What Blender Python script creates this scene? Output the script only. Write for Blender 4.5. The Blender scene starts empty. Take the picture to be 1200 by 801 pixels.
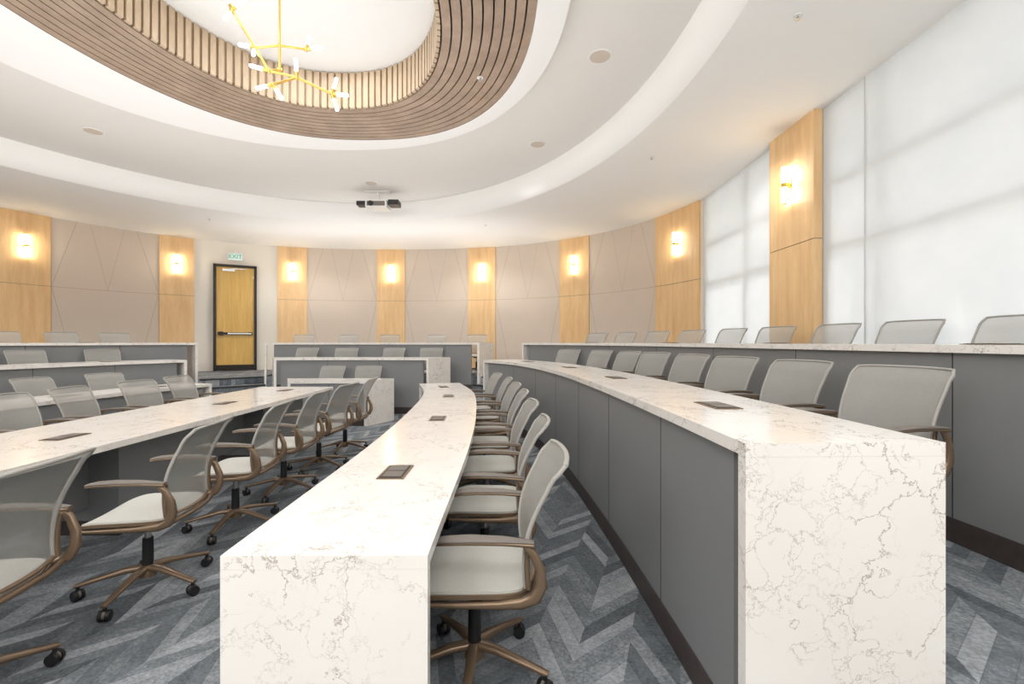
import bpy, math, random
from mathutils import Vector, Matrix
from mathutils.geometry import tessellate_polygon
random.seed(4)
scene=bpy.context.scene
COL=scene.collection
def L(r,g,b):
    def f(c):
        c/=255.0
        return c/12.92 if c<=0.04045 else ((c+0.055)/1.055)**2.4
    return (f(r),f(g),f(b),1)
# ---------------------------------------------------------------- materials
class NT:
    def __init__(s,name):
        s.m=bpy.data.materials.new(name); s.m.use_nodes=True
        s.t=s.m.node_tree; s.n=s.t.nodes; s.l=s.t.links
        s.b=s.n['Principled BSDF']; s.out=s.n['Material Output']
    def node(s,ty,**kw):
        x=s.n.new(ty)
        for k,v in kw.items(): setattr(x,k,v)
        return x
    def link(s,a,b): s.l.new(a,b)
    def math(s,op,a,b=None,c=None):
        x=s.n.new('ShaderNodeMath'); x.operation=op
        for i,v in enumerate((a,b,c)):
            if v is None: continue
            if isinstance(v,(int,float)): x.inputs[i].default_value=v
            else: s.l.new(v,x.inputs[i])
        return x.outputs[0]
    def mix(s,f,a,b,blend='MIX'):
        x=s.n.new('ShaderNodeMix'); x.data_type='RGBA'; x.blend_type=blend
        for i,v in ((0,f),(6,a),(7,b)):
            if isinstance(v,(int,float,tuple)): x.inputs[i].default_value=v
            else: s.l.new(v,x.inputs[i])
        return x.outputs[2]
    def coord(s,scale=(1,1,1)):
        tc=s.n.new('ShaderNodeTexCoord'); mp=s.n.new('ShaderNodeMapping')
        mp.inputs['Scale'].default_value=scale
        s.l.new(tc.outputs['Object'],mp.inputs['Vector']); return mp.outputs[0]
    def noise(s,vec,scale,detail=3,rough=.5):
        x=s.n.new('ShaderNodeTexNoise'); x.inputs['Scale'].default_value=scale
        x.inputs['Detail'].default_value=detail; x.inputs['Roughness'].default_value=rough
        s.l.new(vec,x.inputs['Vector']); return x
    def ramp(s,fac,stops):
        x=s.n.new('ShaderNodeValToRGB'); e=x.color_ramp.elements
        e[0].position,e[0].color=stops[0]; e[1].position,e[1].color=stops[1]
        for p,c in stops[2:]:
            q=e.new(p); q.color=c
        s.l.new(fac,x.inputs[0]); return x.outputs[0]
def simple(name,col,rough=.5,metal=0,var=.06,vs=8,emit=None,bump=0):
    t=NT(name); v=t.coord(); n=t.noise(v,vs,4)
    dark=tuple(c*(1-var) for c in col[:3])+(1,); lite=tuple(min(1,c*(1+var)) for c in col[:3])+(1,)
    c=t.mix(n.outputs['Fac'],dark,lite); t.link(c,t.b.inputs['Base Color'])
    t.b.inputs['Roughness'].default_value=rough; t.b.inputs['Metallic'].default_value=metal
    if emit:
        t.link(c,t.b.inputs['Emission Color']); t.b.inputs['Emission Strength'].default_value=emit
    if bump:
        n2=t.noise(v,vs*25,2); bp=t.node('ShaderNodeBump'); bp.inputs['Strength'].default_value=bump
        bp.inputs['Distance'].default_value=.004
        t.link(n2.outputs['Fac'],bp.inputs['Height']); t.link(bp.outputs[0],t.b.inputs['Normal'])
    return t.m
def emis(name,col,st):
    t=NT(name); e=t.node('ShaderNodeEmission'); e.inputs[0].default_value=col; e.inputs[1].default_value=st
    t.link(e.outputs[0],t.out.inputs[0]); return t.m
M={}
M['ceil']=simple('ceiling_paint',L(242,241,240),.85,var=.01)
M['mid']=simple('ceiling_paint_shaded',L(230,227,223),.85,var=.01)  # same white ceiling, with the raised part's shade put into the colour
M['wall']=simple('wall_paint_cream',L(230,224,214),.8,var=.01)
M['fabric']=simple('taupe_fabric_panel',L(206,193,180),.85,var=.03,vs=3,bump=.2)
M['line']=simple('panel_groove',L(150,134,120),.8)
M['gray']=simple('gray_laminate',L(126,128,130),.45,var=.05,vs=2.5)
M['seam']=simple('dark_gap',L(45,46,48),.6)
M['metal']=simple('brushed_steel',L(190,190,190),.3,.9)
M['black']=simple('black_plastic',L(28,28,30),.45)
M['bronze']=simple('bronze_frame',L(130,110,90),.36,.5)
M['brass']=simple('brass',L(222,188,104),.28,.9)
M['pad']=simple('arm_pad_gray',L(112,106,100),.6)
M['trim']=simple('chair_back_edge',L(158,156,151),.6)
M['hem']=simple('shade_side_hem',L(205,207,208),.7)
M['white']=simple('white_plastic',L(232,232,230),.4)
M['exitw']=emis('exit_sign_face',L(225,240,230),.9)
M['exitg']=emis('exit_letters_green',L(20,150,80),1.0)
M['bulb']=emis('lit_glass_tube',(1,.86,.64,1),42)
M['bulb2']=emis('chandelier_bulb',(1,.95,.88,1),18)
M['lum']=simple('oval_ceiling_glow',L(228,228,227),.9,var=.01,emit=.10)  # plain ceiling given a faint glow to look brighter, not a lamp
M['base']=simple('dark_base',L(66,58,56),.5,var=.35,vs=14)
M['dmetal']=simple('door_frame_dark',L(42,36,32),.45,.3)
M['mull']=simple('window_mullion',L(110,110,110),.5)
M['earth']=simple('outside_ground',L(170,170,160),.9)
M['leaf']=simple('leaves',L(70,100,50),.8)
def quartz():
    t=NT('white_quartz'); v=t.coord()
    w=t.noise(v,2.2,5,.6); w2=t.noise(v,9,5,.7)
    vm=t.node('ShaderNodeVectorMath',operation='SCALE'); t.link(w.outputs['Color'],vm.inputs[0]); vm.inputs['Scale'].default_value=.5
    vn=t.node('ShaderNodeVectorMath',operation='SCALE'); t.link(w2.outputs['Color'],vn.inputs[0]); vn.inputs['Scale'].default_value=.2
    a=t.node('ShaderNodeVectorMath',operation='ADD'); t.link(v,a.inputs[0]); t.link(vm.outputs[0],a.inputs[1])
    b=t.node('ShaderNodeVectorMath',operation='ADD'); t.link(a.outputs[0],b.inputs[0]); t.link(vn.outputs[0],b.inputs[1])
    def veins(scale,width,mscale,lo,hi):
        vo=t.node('ShaderNodeTexVoronoi',feature='DISTANCE_TO_EDGE'); vo.inputs['Scale'].default_value=scale
        t.link(b.outputs[0],vo.inputs['Vector'])
        line=t.ramp(vo.outputs['Distance'],[(0,(1,1,1,1)),(width,(0,0,0,1))])
        mk=t.noise(v,mscale,3); mm=t.ramp(mk.outputs['Fac'],[(lo,(0,0,0,1)),(hi,(1,1,1,1))])
        return t.math('MULTIPLY',line,mm)
    v1=veins(4.2,.017,3.0,.42,.56); v2=veins(9,.026,4.6,.46,.58)
    cl=t.noise(v,1.7,5); base=t.mix(cl.outputs['Fac'],L(222,218,213),L(237,235,232))
    f=t.math('MINIMUM',t.math('ADD',t.math('MULTIPLY',v1,.85),t.math('MULTIPLY',v2,.6)),1.0)
    f2=t.math('MULTIPLY',f,.85)
    c=t.mix(f2,base,L(128,110,95))
    t.link(c,t.b.inputs['Base Color']); t.b.inputs['Roughness'].default_value=.16
    return t.m
M['quartz']=quartz()
def wood(name,c1,c2,sc,rough=.45):
    t=NT(name); v=t.coord(sc); n=t.noise(v,1.0,6,.6); n2=t.noise(v,6,3)
    f=t.math('ADD',t.math('MULTIPLY',n.outputs['Fac'],.75),t.math('MULTIPLY',n2.outputs['Fac'],.25))
    c=t.ramp(f,[(.3,c1),(.7,c2)]); t.link(c,t.b.inputs['Base Color']); t.b.inputs['Roughness'].default_value=rough
    return t.m
M['maple']=wood('maple_veneer',L(214,174,124),L(236,202,154),(9,9,1.0))
M['door']=wood('door_oak_veneer',L(200,156,76),L(226,188,108),(14,14,1.0))
M['slat']=wood('walnut_slats',L(144,123,106),L(178,155,136),(3,3,3))
M['slatd']=simple('slat_backing',L(84,66,54),.8)
M['flute']=wood('light_fluted_wood',L(172,150,124),L(202,182,156),(6,6,2))
def carpet():
    t=NT('patterned_carpet_tiles'); tc=t.node('ShaderNodeTexCoord')
    mp=t.node('ShaderNodeMapping'); mp.inputs['Rotation'].default_value=(0,0,.35)
    t.link(tc.outputs['Object'],mp.inputs['Vector'])
    s=t.node('ShaderNodeSeparateXYZ'); t.link(mp.outputs[0],s.inputs[0])
    x,y=s.outputs[0],s.outputs[1]
    w=.44; a=t.math('DIVIDE',x,w); f=t.math('FRACT',a)
    tri=t.math('ABSOLUTE',t.math('SUBTRACT',f,.5))
    tt=t.math('DIVIDE',t.math('ADD',y,t.math('MULTIPLY',tri,w*1.6)),.13)
    idn=t.math('FLOOR',tt); sid=t.math('FLOOR',t.math('MULTIPLY',a,2))
    cb=t.node('ShaderNodeCombineXYZ'); t.link(sid,cb.inputs[0]); t.link(idn,cb.inputs[1])
    wn=t.node('ShaderNodeTexWhiteNoise'); wn.noise_dimensions='3D'; t.link(cb.outputs[0],wn.inputs['Vector'])
    st=t.noise(mp.outputs[0],60,5,.75); lg=t.noise(mp.outputs[0],9,4,.7)
    v=t.math('ADD',t.math('MULTIPLY',wn.outputs['Value'],.29),t.math('ADD',t.math('MULTIPLY',st.outputs['Fac'],.56),t.math('MULTIPLY',lg.outputs['Fac'],.30)))
    fe=t.math('ABSOLUTE',t.math('SUBTRACT',t.math('FRACT',tt),.5)); seam=t.math('GREATER_THAN',fe,.47)
    c=t.ramp(v,[(.34,L(58,64,70)),(.82,L(172,176,181)),(.57,L(107,114,120))])
    c=t.mix(t.math('MULTIPLY',seam,.35),c,L(56,62,68))
    t.link(c,t.b.inputs['Base Color']); t.b.inputs['Roughness'].default_value=.95
    bp=t.node('ShaderNodeBump'); bp.inputs['Strength'].default_value=.4; bp.inputs['Distance'].default_value=.006
    t.link(st.outputs['Fac'],bp.inputs['Height']); t.link(bp.outputs[0],t.b.inputs['Normal'])
    return t.m
M['carpet']=carpet()
def meshfab(name,col,alpha):
    t=NT(name); v=t.coord(); n=t.noise(v,90,2)
    c=t.mix(n.outputs['Fac'],tuple(k*.88 for k in col[:3])+(1,),col); t.link(c,t.b.inputs['Base Color'])
    t.b.inputs['Roughness'].default_value=.8
    tr=t.node('ShaderNodeBsdfTransparent'); mx=t.node('ShaderNodeMixShader'); mx.inputs[0].default_value=alpha
    t.link(tr.outputs[0],mx.inputs[1]); t.link(t.b.outputs[0],mx.inputs[2]); t.link(mx.outputs[0],t.out.inputs[0])
    return t.m
M['back']=meshfab('chair_back_mesh',L(172,171,166),.64)
M['seat']=meshfab('chair_seat_mesh',L(196,196,190),1.0)
def shade():
    t=NT('roller_shade_fabric'); v=t.coord(); n=t.noise(v,3,4); c=t.mix(n.outputs['Fac'],L(238,240,242),L(250,250,250))
    d=t.node('ShaderNodeBsdfDiffuse'); tl=t.node('ShaderNodeBsdfTranslucent'); mx=t.node('ShaderNodeMixShader'); mx.inputs[0].default_value=.55
    t.link(c,d.inputs[0]); t.link(c,tl.inputs[0]); t.link(d.outputs[0],mx.inputs[1]); t.link(tl.outputs[0],mx.inputs[2])
    t.link(mx.outputs[0],t.out.inputs[0]); return t.m
M['shade']=shade()
# ---------------------------------------------------------------- mesh builder
class MB:
    def __init__(s): s.v=[];s.f=[];s.m=[];s.k=[];s.sm=[]
    def mi(s,n):
        if n not in s.k: s.k.append(n)
        return s.k.index(n)
    def add(s,vs,fs,mat,smooth=False):
        o=len(s.v); s.v+= [tuple(p) for p in vs]; i=s.mi(mat)
        for f in fs: s.f.append([a+o for a in f]); s.m.append(i); s.sm.append(smooth)
    def box(s,c,d,mat,rz=0,mx=None):
        hx,hy,hz=d[0]/2,d[1]/2,d[2]/2
        vs=[Vector((x,y,z)) for z in(-hz,hz) for y in(-hy,hy) for x in(-hx,hx)]
        R=Matrix.Rotation(rz,3,'Z') if mx is None else mx
        vs=[R@p+Vector(c) for p in vs]
        s.add(vs,[(0,2,3,1),(4,5,7,6),(0,1,5,4),(2,6,7,3),(0,4,6,2),(1,3,7,5)],mat)
    def cyl(s,p0,p1,r0,r1,mat,seg=16,smooth=True):
        p0=Vector(p0);p1=Vector(p1); t=(p1-p0).normalized()
        a=t.orthogonal().normalized(); b=t.cross(a)
        vs=[];n=seg
        for p,r in((p0,r0),(p1,r1)):
            for i in range(n):
                q=2*math.pi*i/n; vs.append(p+a*math.cos(q)*r+b*math.sin(q)*r)
        s.add(vs,[(i,(i+1)%n,n+(i+1)%n,n+i) for i in range(n)],mat,smooth)
        s.add(vs,[tuple(range(n-1,-1,-1)),tuple(range(n,2*n))],mat)
    def ball(s,c,r,mat,seg=12,rings=8,sc=(1,1,1)):
        vs=[];fs=[]
        for j in range(rings+1):
            th=math.pi*j/rings
            for i in range(seg):
                ph=2*math.pi*i/seg
                vs.append((c[0]+r*sc[0]*math.sin(th)*math.cos(ph),c[1]+r*sc[1]*math.sin(th)*math.sin(ph),c[2]+r*sc[2]*math.cos(th)))
        for j in range(rings):
            for i in range(seg):
                fs.append((j*seg+i,j*seg+(i+1)%seg,(j+1)*seg+(i+1)%seg,(j+1)*seg+i))
        s.add(vs,fs,mat,True)
    def sweep(s,path,hw,ht,side,mat):
        P=[Vector(p) for p in path]; n=len(P); vs=[]; sec=[(1,.4),(.7,1),(-.7,1),(-1,.4),(-1,-.4),(-.7,-1),(.7,-1),(1,-.4)]
        for i,p in enumerate(P):
            t=(P[min(i+1,n-1)]-P[max(i-1,0)]).normalized()
            sd=Vector(side); sd=(sd-t*sd.dot(t)).normalized(); nn=t.cross(sd)
            w=hw[i] if isinstance(hw,(list,tuple)) else hw; h=ht[i] if isinstance(ht,(list,tuple)) else ht
            for a,b in sec: vs.append(p+sd*a*w+nn*b*h)
        fs=[]
        for i in range(n-1):
            for k in range(8): fs.append((i*8+k,i*8+(k+1)%8,(i+1)*8+(k+1)%8,(i+1)*8+k))
        s.add(vs,fs,mat,True); s.add(vs,[tuple(range(7,-1,-1)),tuple(range((n-1)*8,n*8))],mat)
    def strip(s,A,B,z0,z1,mat):
        n=len(A); vs=[]
        for a,b in zip(A,B): vs+=[(a[0],a[1],z0),(b[0],b[1],z0),(b[0],b[1],z1),(a[0],a[1],z1)]
        fs=[]
        for i in range(n-1):
            o=4*i
            for k in range(4): fs.append((o+k,o+(k+1)%4,o+4+(k+1)%4,o+4+k))
        fs+=[(3,2,1,0),(4*n-4,4*n-3,4*n-2,4*n-1)]
        s.add(vs,fs,mat)
    def ring(s,A,B,z0,z1,mat): s.strip(A+[A[0]],B+[B[0]],z0,z1,mat)
    def poly(s,loops,z,mat):
        lp=[[Vector((p[0],p[1],0)) for p in l] for l in loops]
        tr=tessellate_polygon(lp); vs=[(p.x,p.y,z) for l in lp for p in l]
        s.add(vs,[tuple(t) for t in tr],mat)
    def wallv(s,A,z0,z1,mat,smooth=False):
        n=len(A); vs=[(a[0],a[1],z0) for a in A]+[(a[0],a[1],z1) for a in A]
        s.add(vs,[(i,i+1,n+i+1,n+i) for i in range(n-1)],mat,smooth)
    def loft(s,loops,mat,smooth=True):
        n=len(loops[0][0]); vs=[]
        for lp,z in loops: vs+=[(p[0],p[1],z) for p in lp]
        fs=[]
        for j in range(len(loops)-1):
            for i in range(n): fs.append((j*n+i,j*n+(i+1)%n,(j+1)*n+(i+1)%n,(j+1)*n+i))
        s.add(vs,fs,mat,smooth)
    def mesh(s,name):
        me=bpy.data.meshes.new(name); me.from_pydata(s.v,[],s.f)
        for k in s.k: me.materials.append(M[k])
        me.polygons.foreach_set('material_index',s.m); me.polygons.foreach_set('use_smooth',s.sm)
        me.update(); return me
    def obj(s,name,loc=(0,0,0),rz=0):
        o=bpy.data.objects.new(name,s.mesh(name)); COL.objects.link(o); o.location=loc; o.rotation_euler=(0,0,rz); return o
def inst(name,me,loc,rz=0):
    o=bpy.data.objects.new(name,me); COL.objects.link(o); o.location=loc; o.rotation_euler=(0,0,rz); return o
# ---------------------------------------------------------------- curves
def catmull(P,per=12):
    P=[Vector((p[0],p[1])) for p in P]; Q=[P[0]*2-P[1]]+P+[P[-1]*2-P[-2]]; out=[]
    for i in range(1,len(Q)-2):
        a,b,c,d=Q[i-1:i+3]
        for k in range(per):
            t=k/per
            out.append(.5*((2*b)+(c-a)*t+(2*a-5*b+4*c-d)*t*t+(3*b-a-3*c+d)*t**3))
    out.append(P[-1]); return out
def resample(P,n):
    d=[0]
    for i in range(1,len(P)): d.append(d[-1]+(P[i]-P[i-1]).length)
    out=[];j=0
    for k in range(n):
        s=d[-1]*k/(n-1)
        while j<len(P)-2 and d[j+1]<s: j+=1
        t=(s-d[j])/max(1e-9,d[j+1]-d[j]); out.append(P[j].lerp(P[j+1],min(1,t)))
    return out
def normals(P):
    r=[]
    for i in range(len(P)):
        t=(P[min(i+1,len(P)-1)]-P[max(i-1,0)]).normalized(); r.append(Vector((t.y,-t.x)))
    return r
def offs(P,d): return [p+n*d for p,n in zip(P,normals(P))]
def lerpP(A,B,t): return [a.lerp(b,t) for a,b in zip(A,B)]
AX=-3.07
def mirror(P): return [Vector((2*AX-p.x,p.y)) for p in P]
DEP=.63
def side(pts): return resample(catmull(pts),49)
RA=side([(-.887,1.4),(-.90,3.0),(-.98,4.5),(-1.13,5.9),(-1.45,7.2)])
RB=side([(.72,1.42),(.70,2.2),(.64,3.4),(.52,4.8),(.28,6.2),(-.03,7.2),(-.5,8.0)])
RC=side([(2.36,1.42),(2.35,2.0),(2.27,3.2),(2.12,4.8),(1.8,6.4),(1.3,7.7),(.75,8.6),(.2,9.3)])
def backrow(xr,xl,y,sag,ext,n=25):
    I=[];O=[]
    for k in range(n):
        t=k/(n-1); x=xr+(xl-xr)*t; u=2*t-1
        I.append(Vector((x,y-sag*u*u)))
        xo=(xr+ext)+((xl-ext)-(xr+ext))*t; O.append(Vector((xo,y+.6-sag*u*u)))
    return I,O
BA=backrow(-2.41,-3.72,7.68,.04,.3); BB=backrow(-1.61,-4.60,9.0,.10,.34); BC=backrow(-.72,-5.44,10.3,.18,.3)
TOP={'A':.75,'B':1.0875,'C':1.385}; FL={'A':0,'B':.33,'C':.64}
def desk(I,O,ztop,zf,name,seams=6):
    b=MB(); n=len(I); wd=(O[0]-I[0]).length; e=.045
    th=.042
    b.strip(I,O,ztop-th,ztop,'quartz')
    f=lambda d: lerpP(I,O,d/wd)
    b.strip(f(.035)[1:-1],f(.06)[1:-1],zf+.13,ztop-th,'gray')
    b.strip(f(.03)[1:-1],f(.065)[1:-1],zf,zf+.13,'base')
    F=f(.034); F2=f(.05)
    for k in range(1,seams):
        i=int((n-1)*k/seams); p=F[i]; t=(F[i+1]-F[i-1]).normalized()*.003
        q=F2[i]; b.strip([p-t,p+t],[q-t,q+t],zf+.13,ztop-th,'seam')
    for end in (0,-1):
        i0=I[end]; o0=O[end]; ib=I[1] if end==0 else I[-2]
        t=(ib-i0).normalized()*e
        b.strip([i0,i0+t],[o0,o0+t],zf,ztop-th-.0005,'quartz')
    return b.obj(name)
for I,r in((RA,'A'),(RB,'B'),(RC,'C')):
    O=offs(I,DEP)
    zf={'A':0,'B':0,'C':.33}[r]
    desk(I,O,TOP[r],zf,'tiered_desk',7)
    desk(mirror(I),mirror(O),TOP[r],zf,'tiered_desk',7)
for (I,O),r in((BA,'A'),(BB,'B'),(BC,'C')):
    zf={'A':0,'B':0,'C':.33}[r]
    desk(I,O,TOP[r],zf,'tiered_desk',{'A':2,'B':3,'C':5}[r])
# ---------------------------------------------------------------- walls outline
WX=-3.35
def wy(dx): return 6.5+6.75*max(0,1-abs(dx/7.1)**2.3)**(1/2.3)
def wpt(dx): return Vector((WX+dx,wy(dx)))
def wall_pts(d0,d1,n):
    raw=[wpt(d0+(d1-d0)*k/400) for k in range(401)]
    return resample(raw,n)
ZC=4.05; FY=-2.6; LX=WX-7.1; RX=3.55
curve=wall_pts(6.9,-7.1,141)
b=MB(); b.wallv(curve,0,ZC,'wall',True); b.obj('wall_back')
b=MB(); b.box((LX-.05,(6.5+FY)/2,ZC/2),(.1,6.5-FY,ZC),'wall'); b.obj('wall_left')
b=MB(); b.box(((LX+RX)/2,FY-.05,ZC/2),(RX-LX+.2,.1,ZC),'wall'); b.obj('wall_front')
b=MB()
yE=wpt(6.9).y
b.box((RX+.1,(yE+FY)/2,.45),(.2,yE-FY,.9),'wall')
b.box((RX+.1,5.7,2.475),(.2,.98,3.15),'wall')
b.box((RX+.1,(FY-1.0)/2,2.475),(.2,-1.0-FY,3.15),'wall')
b.box((RX+.1,yE-.02,2.475),(.2,.12,3.15),'wall')
b.obj('wall_right')
def window(name,y0,y1,vm):
    b=MB(); x=RX+.11; z0,z1=.9,ZC
    for y in [y0+.03,y1-.03]+vm: b.box((x,y,(z0+z1)/2),(.08,.07,z1-z0),'mull')
    for z in (z0+.03,2.45,3.15,z1-.03): b.box((x,(y0+y1)/2,z),(.07,y1-y0,.06),'mull')
    b.obj(name)
window('window_1',6.19,yE-.08,[7.0]); window('window_2',-1.0,5.21,[1.9,4.45])
def shd(y0,y1,dx=0):
    b=MB(); b.box((RX-.012-dx,(y0+y1)/2,(.92+ZC)/2),(.002,y1-y0,ZC-.94),'shade')
    b.cyl((RX-.012-dx,y0,.95),(RX-.012-dx,y1,.95),.009,.009,'white',10)
    for y in(y0+.006,y1-.006): b.box((RX-.014-dx,y,(.92+ZC)/2),(.003,.012,ZC-.94),'hem')
    b.obj('roller_shade')
shd(6.15,yE-.03); shd(4.58,5.24,0); shd(1.88,4.60,.02); shd(-1.02,1.9,0)
def curve_strip(d0,d1,off,n=9):
    P=wall_pts(d0,d1,n); N=normals(P)
    return P,[p-q*off for p,q in zip(P,N)]
def pilaster(d0,d1):
    b=MB(); P,Q=curve_strip(d0,d1,.035)
    b.strip(P,Q,.64,2.575,'maple'); b.strip(P,Q,2.585,ZC,'maple')
    P2,Q2=curve_strip(d0,d1,.028); b.strip(P2,Q2,2.575,2.585,'line')
    b.obj('maple_wall_panel')
pil=[(6.88,6.44),(5.28,4.6),(2.9,2.11),(.28,-.527),(-2.42,-3.15),(-4.83,-5.37),(-6.47,-6.76)]
for a,c in pil: pilaster(a,c)
def fabric(d0,d1):
    b=MB(); n=25; P,Q=curve_strip(d0,d1,.02,n); b.strip(P,Q,.64,ZC,'fabric')
    _,R=curve_strip(d0,d1,.0215,n)
    def at(u):
        u=min(max(u,0),1)*(n-1); i=min(int(u),n-2); return R[i].lerp(R[i+1],u-i)
    def ln(u0,z0,u1,z1,w=.006):
        m=10; vs=[]
        horiz=abs(z1-z0)<.01
        for k in range(m+1):
            t=k/m; u=u0+(u1-u0)*t; z=z0+(z1-z0)*t
            Lw=(P[0]-P[-1]).length
            if horiz: p=at(u); vs+=[(p.x,p.y,z-w/2),(p.x,p.y,z+w/2)]
            else:
                du=w/2/Lw; p=at(u-du); q=at(u+du); vs+=[(p.x,p.y,z),(q.x,q.y,z)]
        b.add(vs,[(2*k,2*k+1,2*k+3,2*k+2) for k in range(m)],'line')
    s=2.58
    ln(0,s,1,s)
    ln(.0,s,.22,ZC); ln(1,s,.78,ZC); ln(.0,s,.22,.64); ln(1,s,.78,.64)
    ln(.5,s,.34,ZC,.004); ln(.5,s,.66,ZC,.004)
    b.obj('acoustic_wall_panel')
for a,c in((6.44,5.28),(4.6,2.9),(2.11,.28),(-.527,-2.42),(-5.37,-6.47),(-6.76,-7.1)): fabric(a-.005,c+.005)
b=MB(); b.box((RX-.07,5.69,(.64+2.575)/2),(.10,.9,2.575-.64),'maple'); b.box((RX-.07,5.69,(2.585+ZC)/2),(.10,.9,ZC-2.585),'maple')
b.box((RX-.065,5.69,2.58),(.09,.89,.012),'line'); b.obj('maple_wall_panel')
for y0,y1,k in((5.3,6.45,'f'),(4.5,5.28,'m'),(2.4,4.48,'f'),(1.6,2.38,'m'),(-.5,1.58,'f'),(-1.3,-.52,'m')):
    b=MB(); b.box((LX+.02+(.01 if k=='m' else 0),(y0+y1)/2,(.64+ZC)/2),(.03,y1-y0,ZC-.64),'fabric' if k=='f' else 'maple')
    b.obj('acoustic_wall_panel' if k=='f' else 'maple_wall_panel')
def sconce_mesh():
    b=MB()
    b.box((0,.006,0),(.07,.012,.16),'brass'); b.cyl((0,.01,0),(0,.06,0),.012,.012,'brass',10)
    b.cyl((0,.065,-.22),(0,.065,-.025),.034,.034,'bulb',16); b.cyl((0,.065,.025),(0,.065,.22),.034,.034,'bulb',16)
    b.cyl((0,.065,-.028),(0,.065,.028),.038,.038,'brass',16)
    b.cyl((0,.065,-.23),(0,.065,-.22),.02,.036,'brass',16); b.cyl((0,.065,.22),(0,.065,.23),.036,.02,'brass',16)
    return b.mesh('wall_sconce')
SM=sconce_mesh()
for a,c in pil:
    P=wall_pts(a,c,21); N=normals(P); p=P[10]-N[10]*.036; d=-N[10]
    inst('wall_sconce',SM,(p.x,p.y,3.36),math.atan2(d.y,d.x)-math.pi/2)
inst('wall_sconce',SM,(RX-.121,5.69,3.33),math.pi/2)
# door
pa,pb=wpt(-3.62),wpt(-4.49); dc=(pa+pb)/2; dt=(pb-pa).normalized(); dn=-Vector((dt.y,-dt.x)); rz=math.atan2(dn.y,dn.x)-math.pi/2
W=(pb-pa).length; H=2.80; b=MB()
for sx in(-1,1): b.box((sx*(W/2-.03),.05,H/2),(.06,.14,H),'dmetal')
b.box((0,.05,H-.03),(W,.14,.06),'dmetal')
b.box((0,.04,(H-.06)/2+.005),(W-.13,.045,H-.075),'door')
b.box((0,.065,.08),(W-.13,.01,.14),'dmetal')
b.box((0,.10,.98),(W-.2,.05,.06),'black'); b.box((-.1,.13,.98),(W-.45,.02,.035),'metal')
b.box((W/2-.17,.09,.98),(.1,.07,.1),'black'); b.box((-W/2+.16,.09,.98),(.07,.06,.08),'black')
b.box((.15,.10,H-.15),(.28,.06,.06),'metal'); b.box((-.08,.14,H-.11),(.34,.02,.02),'metal')
for z in(.3,1.4,2.5): b.cyl((-W/2+.07,.075,z-.05),(-W/2+.07,.075,z+.05),.01,.01,'metal',8)
b.obj('door_1',(dc.x+dn.x*.02,dc.y+dn.y*.02,.645),rz)
b=MB(); b.box((0,.02,0),(.34,.04,.2),'white'); b.box((0,.042,0),(.31,.004,.17),'exitw')
b.box((0,.03,.12),(.05,.02,.05),'white')
ex=b.obj('exit_sign',(dc.x+dn.x*.1,dc.y+dn.y*.1,3.66),rz)
tx=bpy.data.curves.new('exit_text','FONT'); tx.body='EXIT'; tx.size=.15; tx.align_x='CENTER'; tx.align_y='CENTER'; tx.extrude=.001
tx.materials.append(M['exitg']); to=bpy.data.objects.new('lettering',tx); COL.objects.link(to)
to.parent=ex; to.location=(0,.046,0); to.rotation_euler=(math.pi/2,0,math.pi)
# ---------------------------------------------------------------- floors
def tier_curve(R,Bk,t=.06):
    O=offs(R,DEP); r=lerpP(R,O,t/DEP); bk=lerpP(Bk[0],Bk[1],t/.65)
    return r,bk,list(reversed(mirror(r)))
tb=tier_curve(RB,BB); tcv=tier_curve(RC,BC)
CB=tb[0]+tb[1]+tb[2]; CC=tcv[0]+tcv[1]+tcv[2]
b=MB(); b.poly([[(LX-.1,FY-.1),(RX+.2,FY-.1),(RX+.2,9.5),(1,12.6),(-3.35,13.5),(-8.5,12.6),(LX-.1,9.5)]],0,'carpet'); b.obj('floor')
b=MB(); b.poly([CB+list(reversed(CC))],.33,'carpet'); b.wallv(CB,0,.33,'carpet')
for xa,xb in((CB[0].x,CC[0].x),(CC[-1].x,CB[-1].x)): b.wallv([Vector((xa,1.42)),Vector((xb,1.42))],0,.33,'base')
b.obj('floor_tier_middle')
wc=[p for p in curve]; b=MB()
b.poly([CC+[Vector((LX,1.42))]+list(reversed(wc))+[Vector((RX,1.42))]],.64,'carpet'); b.wallv(CC,.33,.64,'carpet')
for xa,xb in((CC[0].x,RX),(LX,CC[-1].x)): b.wallv([Vector((xa,1.42)),Vector((xb,1.42))],0,.64,'base')
b.obj('floor_tier_upper')
def step(p,q,z0,z1,dd=.3):
    t=(q-p).normalized(); n=Vector((t.y,-t.x))
    b=MB(); p2=p+t*.05;q2=q-t*.05
    b.strip([p2-n*dd,q2-n*dd],[p2,q2],z0,(z0+z1)/2,'carpet')
    b.strip([p2-n*(dd+.004),q2-n*(dd+.004)],[p2-n*(dd-.04),q2-n*(dd-.04)],(z0+z1)/2-.03,(z0+z1)/2+.003,'seam')
    b.strip([p2-n*.004,q2-n*.004],[p2+n*.04,q2+n*.04],z1-.03,z1+.003,'seam')
    b.obj('carpeted_aisle_step')
for tt,z0,z1 in((tb,0,.33),(tcv,.33,.64)):
    step(tt[0][-1],tt[1][0],z0,z1); step(tt[1][-1],tt[2][0],z0,z1)
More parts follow.
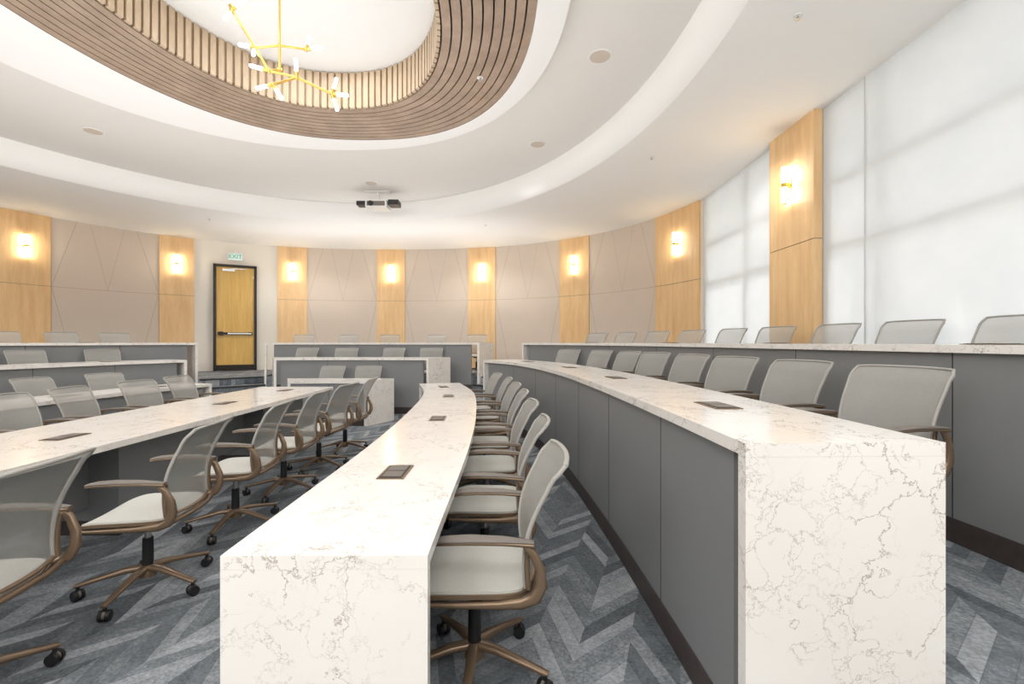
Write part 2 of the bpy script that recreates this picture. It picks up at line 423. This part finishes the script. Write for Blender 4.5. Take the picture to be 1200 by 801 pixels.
# ---------------------------------------------------------------- ceiling
def se(cx,cy,a,bb,n=2.0,N=120):
    out=[]
    for k in range(N):
        q=2*math.pi*k/N; c,s_=math.cos(q),math.sin(q)
        out.append(Vector((cx+a*math.copysign(abs(c)**(2/n),c),cy+bb*math.copysign(abs(s_)**(2/n),s_))))
    return out
E1=se(-3.2,4.0,5.05,6.3); E1b=se(-3.2,4.0,4.93,6.1); E1c=se(-3.2,4.0,4.88,6.04)
E2=se(-2.45,3.7,2.95,3.25,2.2); EW=se(-2.08,3.7,2.3,2.9,2.3); EI=se(-2.08,3.7,1.45,2.05,2.3)
outline=[Vector((RX+.15,FY-.05)),Vector((RX+.15,yE))]+curve+[Vector((LX-.05,FY-.05))]
ZM=4.42; ZR=4.33
b=MB(); b.poly([outline,E1],ZC,'ceil')
b.loft([(E1,ZC),(se(-3.2,4,5.0,6.22),ZC+.03),(E1b,ZC+.13),(E1c,ZC+.25),(E1c,ZM)],'ceil')
b.poly([E1c,E2],ZM,'mid'); b.loft([(E2,ZR-.04),(E2,ZM)],'ceil'); b.poly([E2,EW],ZR-.04,'ceil')
b.loft([(EW,ZR-.04),(EW,ZR+.12)],'slatd'); b.loft([(EI,ZR),(EI,4.75)],'flute')
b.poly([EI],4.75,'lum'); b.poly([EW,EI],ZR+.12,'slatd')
b.obj('ceiling')
b=MB(); NS=9
for k in range(NS):
    t0=k/NS; t1=(k+.84)/NS
    b.ring(lerpP(EW,EI,t0),lerpP(EW,EI,t1),ZR-.035,ZR+.11,'slat')
cen=Vector((-2.08,3.7))
NF=130; Pn=resample(EI+[EI[0]],NF+1)
for k in range(0,NF):
    p=Pn[k]; q=Pn[k].lerp(Pn[(k+1)],.68); d=(cen-p).normalized()*.035
    b.strip([p,q],[p+d,q+d],ZR-.03,4.74,'flute')
b.obj('slatted_ceiling_ring')
SP=MB(); SP.cyl((0,0,-.008),(0,0,0),.125,.13,'white',32); SP.cyl((0,0,-.010),(0,0,-.008),.108,.108,'fabric',32); SPm=SP.mesh('ceiling_speaker')
for x,y in((.93,4.87),(.39,7.03),(-2.68,8.76),(-6.0,6.6)): inst('ceiling_speaker',SPm,(x,y,ZM-.001))
b=MB(); b.cyl((0,0,-.006),(0,0,0),.035,.035,'white',16); b.cyl((0,0,-.03),(0,0,-.006),.008,.008,'metal',8); b.cyl((0,0,-.034),(0,0,-.03),.02,.02,'metal',12); sm=b.mesh('fire_sprinkler')
for x,y,z in((2.32,3.74,ZC),(2.0,6.6,ZC),(-.6,10.4,ZC),(-6.5,9.9,ZC),(-.35,5.05,ZR-.035)): inst('fire_sprinkler',sm,(x,y,z-.001))
b=MB(); b.box((0,0,0),(.42,.34,.14),'white'); b.box((0,-.172,0),(.36,.006,.09),'pad'); b.cyl((-.1,-.17,0),(-.1,-.21,0),.05,.045,'black',20)
b.box((.33,0,.04),(.2,.25,.1),'black'); b.box((-.32,0,.03),(.18,.2,.08),'black'); b.cyl((0,0,.07),(0,0,.27),.03,.03,'white',12); b.box((0,0,.262),(.5,.2,.015),'white')
b.obj('ceiling_projector',(-2.7,9.3,4.148))
# chandelier
b=MB()
pt=dict(T=(-2.116,4.2,4.75),H=(-2.116,4.2,4.1),S=(-2.116,4.2,3.88),A=(-2.46,4.05,4.32),F=(-2.34,4.2,4.08),G=(-1.92,4.3,4.13),B=(-2.19,4.15,3.84),C=(-1.97,4.22,3.82),D=(-2.1,4.05,3.66),E=(-1.70,4.35,3.74))
def rod(a,c,r=.011): b.cyl(pt[a],pt[c],r,r,'brass',10)
for a,c in('TS','AB','FH','HG','SB','BC','CD','CE'): rod(a,c)
b.cyl((-2.116,4.2,4.72),(-2.116,4.2,4.75),.07,.07,'brass',20)
for k in 'HSABCDEFG': b.ball(pt[k],.022,'brass')
def lamp(k,d,l=.13):
    p=Vector(pt[k]); d=Vector(d).normalized()
    b.cyl(p,p+d*.05,.016,.016,'brass',10); b.cyl(p+d*.05,p+d*(.05+l*.7),.015,.015,'bulb2',10); b.ball(p+d*(.05+l*.7),.017,'bulb2',8,6)
for k,d in(('A',(-.4,0,1)),('A',(.9,-.2,.4)),('A',(-.2,-.5,-1)),('F',(-1,0,.2)),('F',(.2,-.6,-.8)),('G',(1,0,.1)),('G',(.1,.3,1)),('B',(-.8,-.3,.1)),('D',(-.9,0,-.2)),('D',(.5,0,-.8)),('E',(.3,0,1)),('E',(.3,.2,-1)),('E',(1,0,-.1)),('C',(.1,-.4,1))): lamp(k,d)
b.obj('branching_chandelier')
# ---------------------------------------------------------------- centre table
b=MB(); tx0,tx1,ty0,ty1=-3.64,-2.58,1.0,6.7
cr=.06; loop=[]
for cx,cy,a0 in((tx1-cr,ty0+cr,-90),(tx1-cr,ty1-cr,0),(tx0+cr,ty1-cr,90),(tx0+cr,ty0+cr,180)):
    for k in range(5):
        q=math.radians(a0+90*k/4); loop.append((cx+cr*math.cos(q),cy+cr*math.sin(q)))
n=len(loop); vs=[(x,y,.708) for x,y in loop]+[(x,y,.75) for x,y in loop]
b.add(vs,[tuple(range(n-1,-1,-1)),tuple(range(n,2*n))]+[(i,(i+1)%n,n+(i+1)%n,n+i) for i in range(n)],'quartz')
for yc in(1.9,3.85,5.8):
    b.box(((tx0+tx1)/2,yc,.36),(.50,1.0,.69),'gray'); b.box(((tx0+tx1)/2,yc,.05),(.53,1.03,.1),'base')
b.box(((tx0+tx1)/2,3.85,.45),(.06,4.6,.5),'gray')
b.obj('conference_table')
def outlet():
    b=MB(); b.box((0,0,.002),(.13,.24,.004),'bronze'); b.box((0,0,.0045),(.108,.218,.003),'black')
    b.box((0,-.05,.0065),(.09,.09,.002),'pad'); b.box((0,.055,.0065),(.09,.09,.002),'pad'); return b.mesh('power_outlet_box')
OM=outlet()
for y in(3.15,4.9,6.2): inst('power_outlet_box',OM,(-3.05,y,.751))
def at_y(P,y):
    N=normals(P)
    for i in range(len(P)-1):
        if P[i].y<=y<=P[i+1].y:
            t=(y-P[i].y)/(P[i+1].y-P[i].y); return P[i].lerp(P[i+1],t),N[i].lerp(N[i+1],t).normalized()
    return P[-1],N[-1]
for P,ys,z in((RA,(2.3,3.9,5.5,6.6),.75),(RB,(2.25,4.0,5.6,7.2),1.0875),(RC,(2.5,4.3,6.2,8),1.385)):
    for y in ys:
        p,nn=at_y(P,y); q=p+nn*.31
        a=math.atan2(nn.y,nn.x); inst('power_outlet_box',OM,(q.x,q.y,z+.0005),a)
        inst('power_outlet_box',OM,(2*AX-q.x,q.y,z+.0005),math.pi-a)
# ---------------------------------------------------------------- chair
def chair_mesh():
    b=MB()
    b.cyl((0,0,.075),(0,0,.135),.042,.036,'bronze',20)
    for k in range(5):
        a=math.radians(90+72*k+14); d=Vector((math.cos(a),math.sin(a),0)); s_=Vector((-d.y,d.x,0))
        path=[d*.02+Vector((0,0,.125)),d*.10+Vector((0,0,.122)),d*.2+Vector((0,0,.103)),d*.30+Vector((0,0,.082)),d*.325+Vector((0,0,.078))]
        b.sweep(path,[.024,.021,.018,.015,.012],[.016,.014,.011,.009,.007],s_,'bronze')
        c=d*.31; ca=a+.8+k; u=Vector((math.cos(ca),math.sin(ca),0))
        b.cyl(c+Vector((0,0,.045)),c+Vector((0,0,.08)),.009,.009,'black',8)
        for sg in(-1,1):
            b.cyl(c+u*sg*.007+Vector((0,0,.028)),c+u*sg*.024+Vector((0,0,.028)),.028,.026,'black',16)
        b.cyl(c-u*.007+Vector((0,0,.032)),c+u*.007+Vector((0,0,.032)),.022,.022,'pad',12)
    b.cyl((0,0,.13),(0,0,.29),.028,.026,'black',16); b.cyl((0,0,.29),(0,0,.39),.016,.016,'metal',12)
    b.box((0,-.02,.400),(.15,.22,.045),'black'); b.box((0,-.02,.424),(.46,.05,.012),'bronze')
    def plate(hw,hd,yc,zt,th,mat,n=4.2,dish=.016,drop=.03):
        R=7; S=44; vs=[];fs=[]
        def hz(x,y):
            u=x/hw; v=(y-yc)/hd
            return zt+dish*(u*u)-dish*.5 - (drop*max(0,v-.45)**2*3 if v>0 else 0)
        for layer in(0,1):
            for r in range(R+1):
                f=r/R
                for i in range(S):
                    q=2*math.pi*i/S; c,s_=math.cos(q),math.sin(q)
                    x=hw*f*math.copysign(abs(c)**(2/n),c); y=yc+hd*f*math.copysign(abs(s_)**(2/n),s_)
                    vs.append((x,y,hz(x,y)-(th if layer else 0)))
        o=(R+1)*S
        for r in range(R):
            for i in range(S):
                fs.append((r*S+i,r*S+(i+1)%S,(r+1)*S+(i+1)%S,(r+1)*S+i)); fs.append((o+r*S+i,o+(r+1)*S+i,o+(r+1)*S+(i+1)%S,o+r*S+(i+1)%S))
        b.add(vs,fs,mat,True)
        b.add([vs[R*S+i] for i in range(S)]+[vs[o+R*S+i] for i in range(S)],[(i,(i+1)%S,S+(i+1)%S,S+i) for i in range(S)],mat,False)
    plate(.236,.232,.0,.462,.010,'seat'); plate(.246,.24,.0,.453,.016,'bronze')
    for sg in(-1,1):
        X=.250*sg
        path=[(X*.97,.17,.428),(X,.04,.428),(X,-.10,.428),(X*1.01,-.19,.434),(X*1.03,-.240,.458),(X*1.05,-.262,.505),(X*1.07,-.258,.565),(X*1.09,-.232,.625),(X*1.10,-.20,.660)]
        b.sweep(path,[.008,.010,.012,.013,.013,.012,.011,.011,.011],[.006,.010,.013,.018,.022,.021,.018,.015,.010],(1,0,0),'bronze')
        arm=[(X*1.10,-.232,.660),(X*1.10,-.12,.671),(X*1.10,.0,.675),(X*1.08,.09,.671),(X*1.05,.13,.663)]
        b.sweep(arm,[.016,.022,.026,.025,.016],[.008,.008,.008,.007,.006],(1,0,0),'bronze')
        pad=[(p[0],p[1],p[2]+.010) for p in arm]; b.sweep(pad,[.014,.026,.031,.030,.018],[.004,.006,.007,.006,.005],(1,0,0),'pad')
    b.sweep([(-.25,-.225,.443),(-.12,-.252,.443),(0,-.258,.443),(.12,-.252,.443),(.25,-.225,.443)],.012,.010,(0,0,1),'bronze')
    NU,NV=14,18
    def bp(u,v,o=0):
        z=.475+.465*v; w=.220+.022*v
        if v>.9:
            q=(v-.9)/.1; w-=.014*(q**3)
        y=-.245-.02*v-.085*v*v+.024*math.sin(math.pi*min(1,v*1.25)) - (.05*max(0,v-.84)**1.3*6 if v>.84 else 0)
        y+=.045*u*u*(1-.35*v)
        return (u*w,y-o,z-(.006*u**4 if v>.9 else 0))
    vs=[];fs=[]
    for j in range(NV+1):
        for i in range(NU+1): vs.append(bp(-1+2*i/NU,j/NV,.005))
    w=NU+1
    for j in range(NV):
        for i in range(NU):
            a=j*w+i; fs.append((a,a+1,a+w+1,a+w))
    b.add(vs,fs,'back',True)
    for sg in(-1,1):
        e=[bp(sg,j/NV,.006) for j in range(NV+1)]
        b.sweep(e,.006,.008,(1,0,0),'trim')
        e=[bp(sg,j/NV,.012) for j in range(0,8)]
        b.sweep([(p[0]+sg*.008,p[1]-.004,p[2]) for p in e],[.011,.011,.010,.009,.008,.007,.006,.004],.010,(1,0,0),'bronze')
    e=[bp(-1+2*i/NU,1,.006) for i in range(NU+1)]; b.sweep(e,.010,.006,(0,1,0),'trim')
    e=[bp(-1+2*i/NU,0,.006) for i in range(NU+1)]; b.sweep(e,.007,.010,(0,0,1),'bronze')
    return b.mesh('office_chair')
CM=chair_mesh()
def chair(x,y,z,dx,dy,j=0): inst('office_chair',CM,(x,y,z),math.atan2(dy,dx)-math.pi/2+j)
J=[.05,-.12,.08,-.05,.14,-.1,.03,.1,-.07,.0]
for (x,y),j in zip(((-2.15,1.74),(-2.07,2.62),(-2.1,3.5),(-2.13,4.3),(-2.13,5.08),(-2.12,5.85)),(.15,.16,.14,.05,-.1,.05)): chair(x,y,0,-1,0,j)
for i,y in enumerate((1.75,2.5,3.25,4.0,4.72,5.45,6.2)): chair(-4.16+.03*(i%2),y,0,1,0,J[i])
for P,ys,off,z,jj in((RA,(1.95,2.75,3.52,4.28,5.02,5.75,6.45),.73,0,0),(RB,(2.30,3.08,3.85,4.6,5.35,6.05,6.75,7.4),1.03,.33,.22),(RC,(2.2,2.95,3.7,4.45,5.2,5.95,6.65,7.3,7.95,8.5),.76,.64,.08)):
    for i,y in enumerate(ys):
        p,nn=at_y(P,y); q=p+nn*off
        chair(q.x,q.y,z,-nn.x,-nn.y,J[i]*.4+jj)
        q=p+nn*max(off,.78)
        chair(2*AX-q.x,q.y,z,nn.x,-nn.y,-J[i])
for (I,O),xs,z in((BA,(-2.72,-3.45),0),(BB,(-1.75,-2.62,-3.6,-4.5),.33),(BC,(-.85,-1.9,-3.0,-4.05,-5.1),.64)):
    for i,x in enumerate(xs): chair(x,I[12].y+.80,z,0,-1,J[i])
# ---------------------------------------------------------------- outside
b=MB(); b.box((20,5,-.3),(32,60,.2),'earth'); b.obj('outside_ground')
b=MB(); b.box((4.95,3,4.35),(2.0,14,.2),'white'); b.obj('roof_overhang')
b=MB(); random.seed(9)
def branch(p,d,l,r,dep):
    q=p+d*l; b.cyl(p,q,r,r*.7,'base',6)
    if dep==0:
        for _ in range(30):
            c=q+Vector([random.uniform(-.4,.4) for _ in range(3)]); u=Vector([random.uniform(-1,1) for _ in range(3)]).normalized()*.08; w=u.orthogonal().normalized()*.05
            b.add([c-u,c+w,c+u,c-w],[(0,1,2,3)],'leaf')
        return
    for _ in range(3):
        nd=(d+Vector([random.uniform(-.7,.7) for _ in range(3)])+Vector((0,0,.1))).normalized(); branch(q,nd,l*.72,r*.6,dep-1)
branch(Vector((7.5,2.2,-.2)),Vector((0,0,1)),1.9,.12,4); b.obj('tree')
# ---------------------------------------------------------------- lights
w=bpy.data.worlds.new('World'); scene.world=w; w.use_nodes=True
w.node_tree.nodes['Background'].inputs[0].default_value=(.94,.97,1,1); w.node_tree.nodes['Background'].inputs[1].default_value=2.9
def light(name,ty,loc,energy,rot=(0,0,0),**kw):
    l=bpy.data.lights.new(name,ty); l.energy=energy
    for k,v in kw.items(): setattr(l,k,v)
    o=bpy.data.objects.new(name,l); COL.objects.link(o); o.location=loc; o.rotation_euler=rot; return o
s=light('sun','SUN',(10,0,10),1.2,angle=.02); s.rotation_euler=Vector((-1,.15,-.8)).to_track_quat('-Z','Y').to_euler()
a=light('front_fill_light','AREA',(-3,-1.9,3.9),370,shape='RECTANGLE',size=11,size_y=1.2,color=(1,.99,.98)); a.rotation_euler=Vector((0,.85,-.45)).to_track_quat('-Z','Y').to_euler()  # added fill behind the camera, stands in for unseen room lighting
for x,y,z,sx,sy,e in((-2.1,-1.2,2.2,10,1.6,210),(-3.1,4.6,1.9,6.5,5.5,115),(-3.1,10.9,2.2,7,1.0,55)):
    u=light('ceiling_bounce_fill','AREA',(x,y,z),e,shape='RECTANGLE',size=sx,size_y=sy,color=(1,.99,.98)); u.rotation_euler=(math.pi,0,0)  # added floating fill aimed upward to brighten the ceilings, no fixture
for i,(x,y) in enumerate(((-2.1,2.6),(-2.1,4.9))):
    light('coffer_fill_light','AREA',(x,y,4.735),16,shape='DISK',size=1.3,color=(1,.98,.95))  # added fill inside the oval recess, no fixture there
for x,y,z,e in((-5.8,4.2,ZM,110),(-4.8,7.6,ZM,170),(-.2,7.9,ZM,140),(1.0,3.0,ZM,45),(2.7,6.2,ZC,55),(-1.2,11.3,ZC,145),(-5.2,11.3,ZC,145),(-8.9,6.5,ZC,130)):
    light('ceiling_spot_fill','SPOT',(x,y,z-.02),e,spot_size=2.6,spot_blend=.6,shadow_soft_size=.05,color=(1,.98,.95))  # added spots to brighten desks and floor, no fixtures at these points
# ---------------------------------------------------------------- camera
cd=bpy.data.cameras.new('camera'); cd.lens=16.2; cd.sensor_width=36; cd.clip_start=.05
co=bpy.data.objects.new('camera',cd); COL.objects.link(co); co.location=(0,0,1.4); co.rotation_euler=(math.pi/2,0,0); scene.camera=co
scene.view_settings.view_transform='Standard'
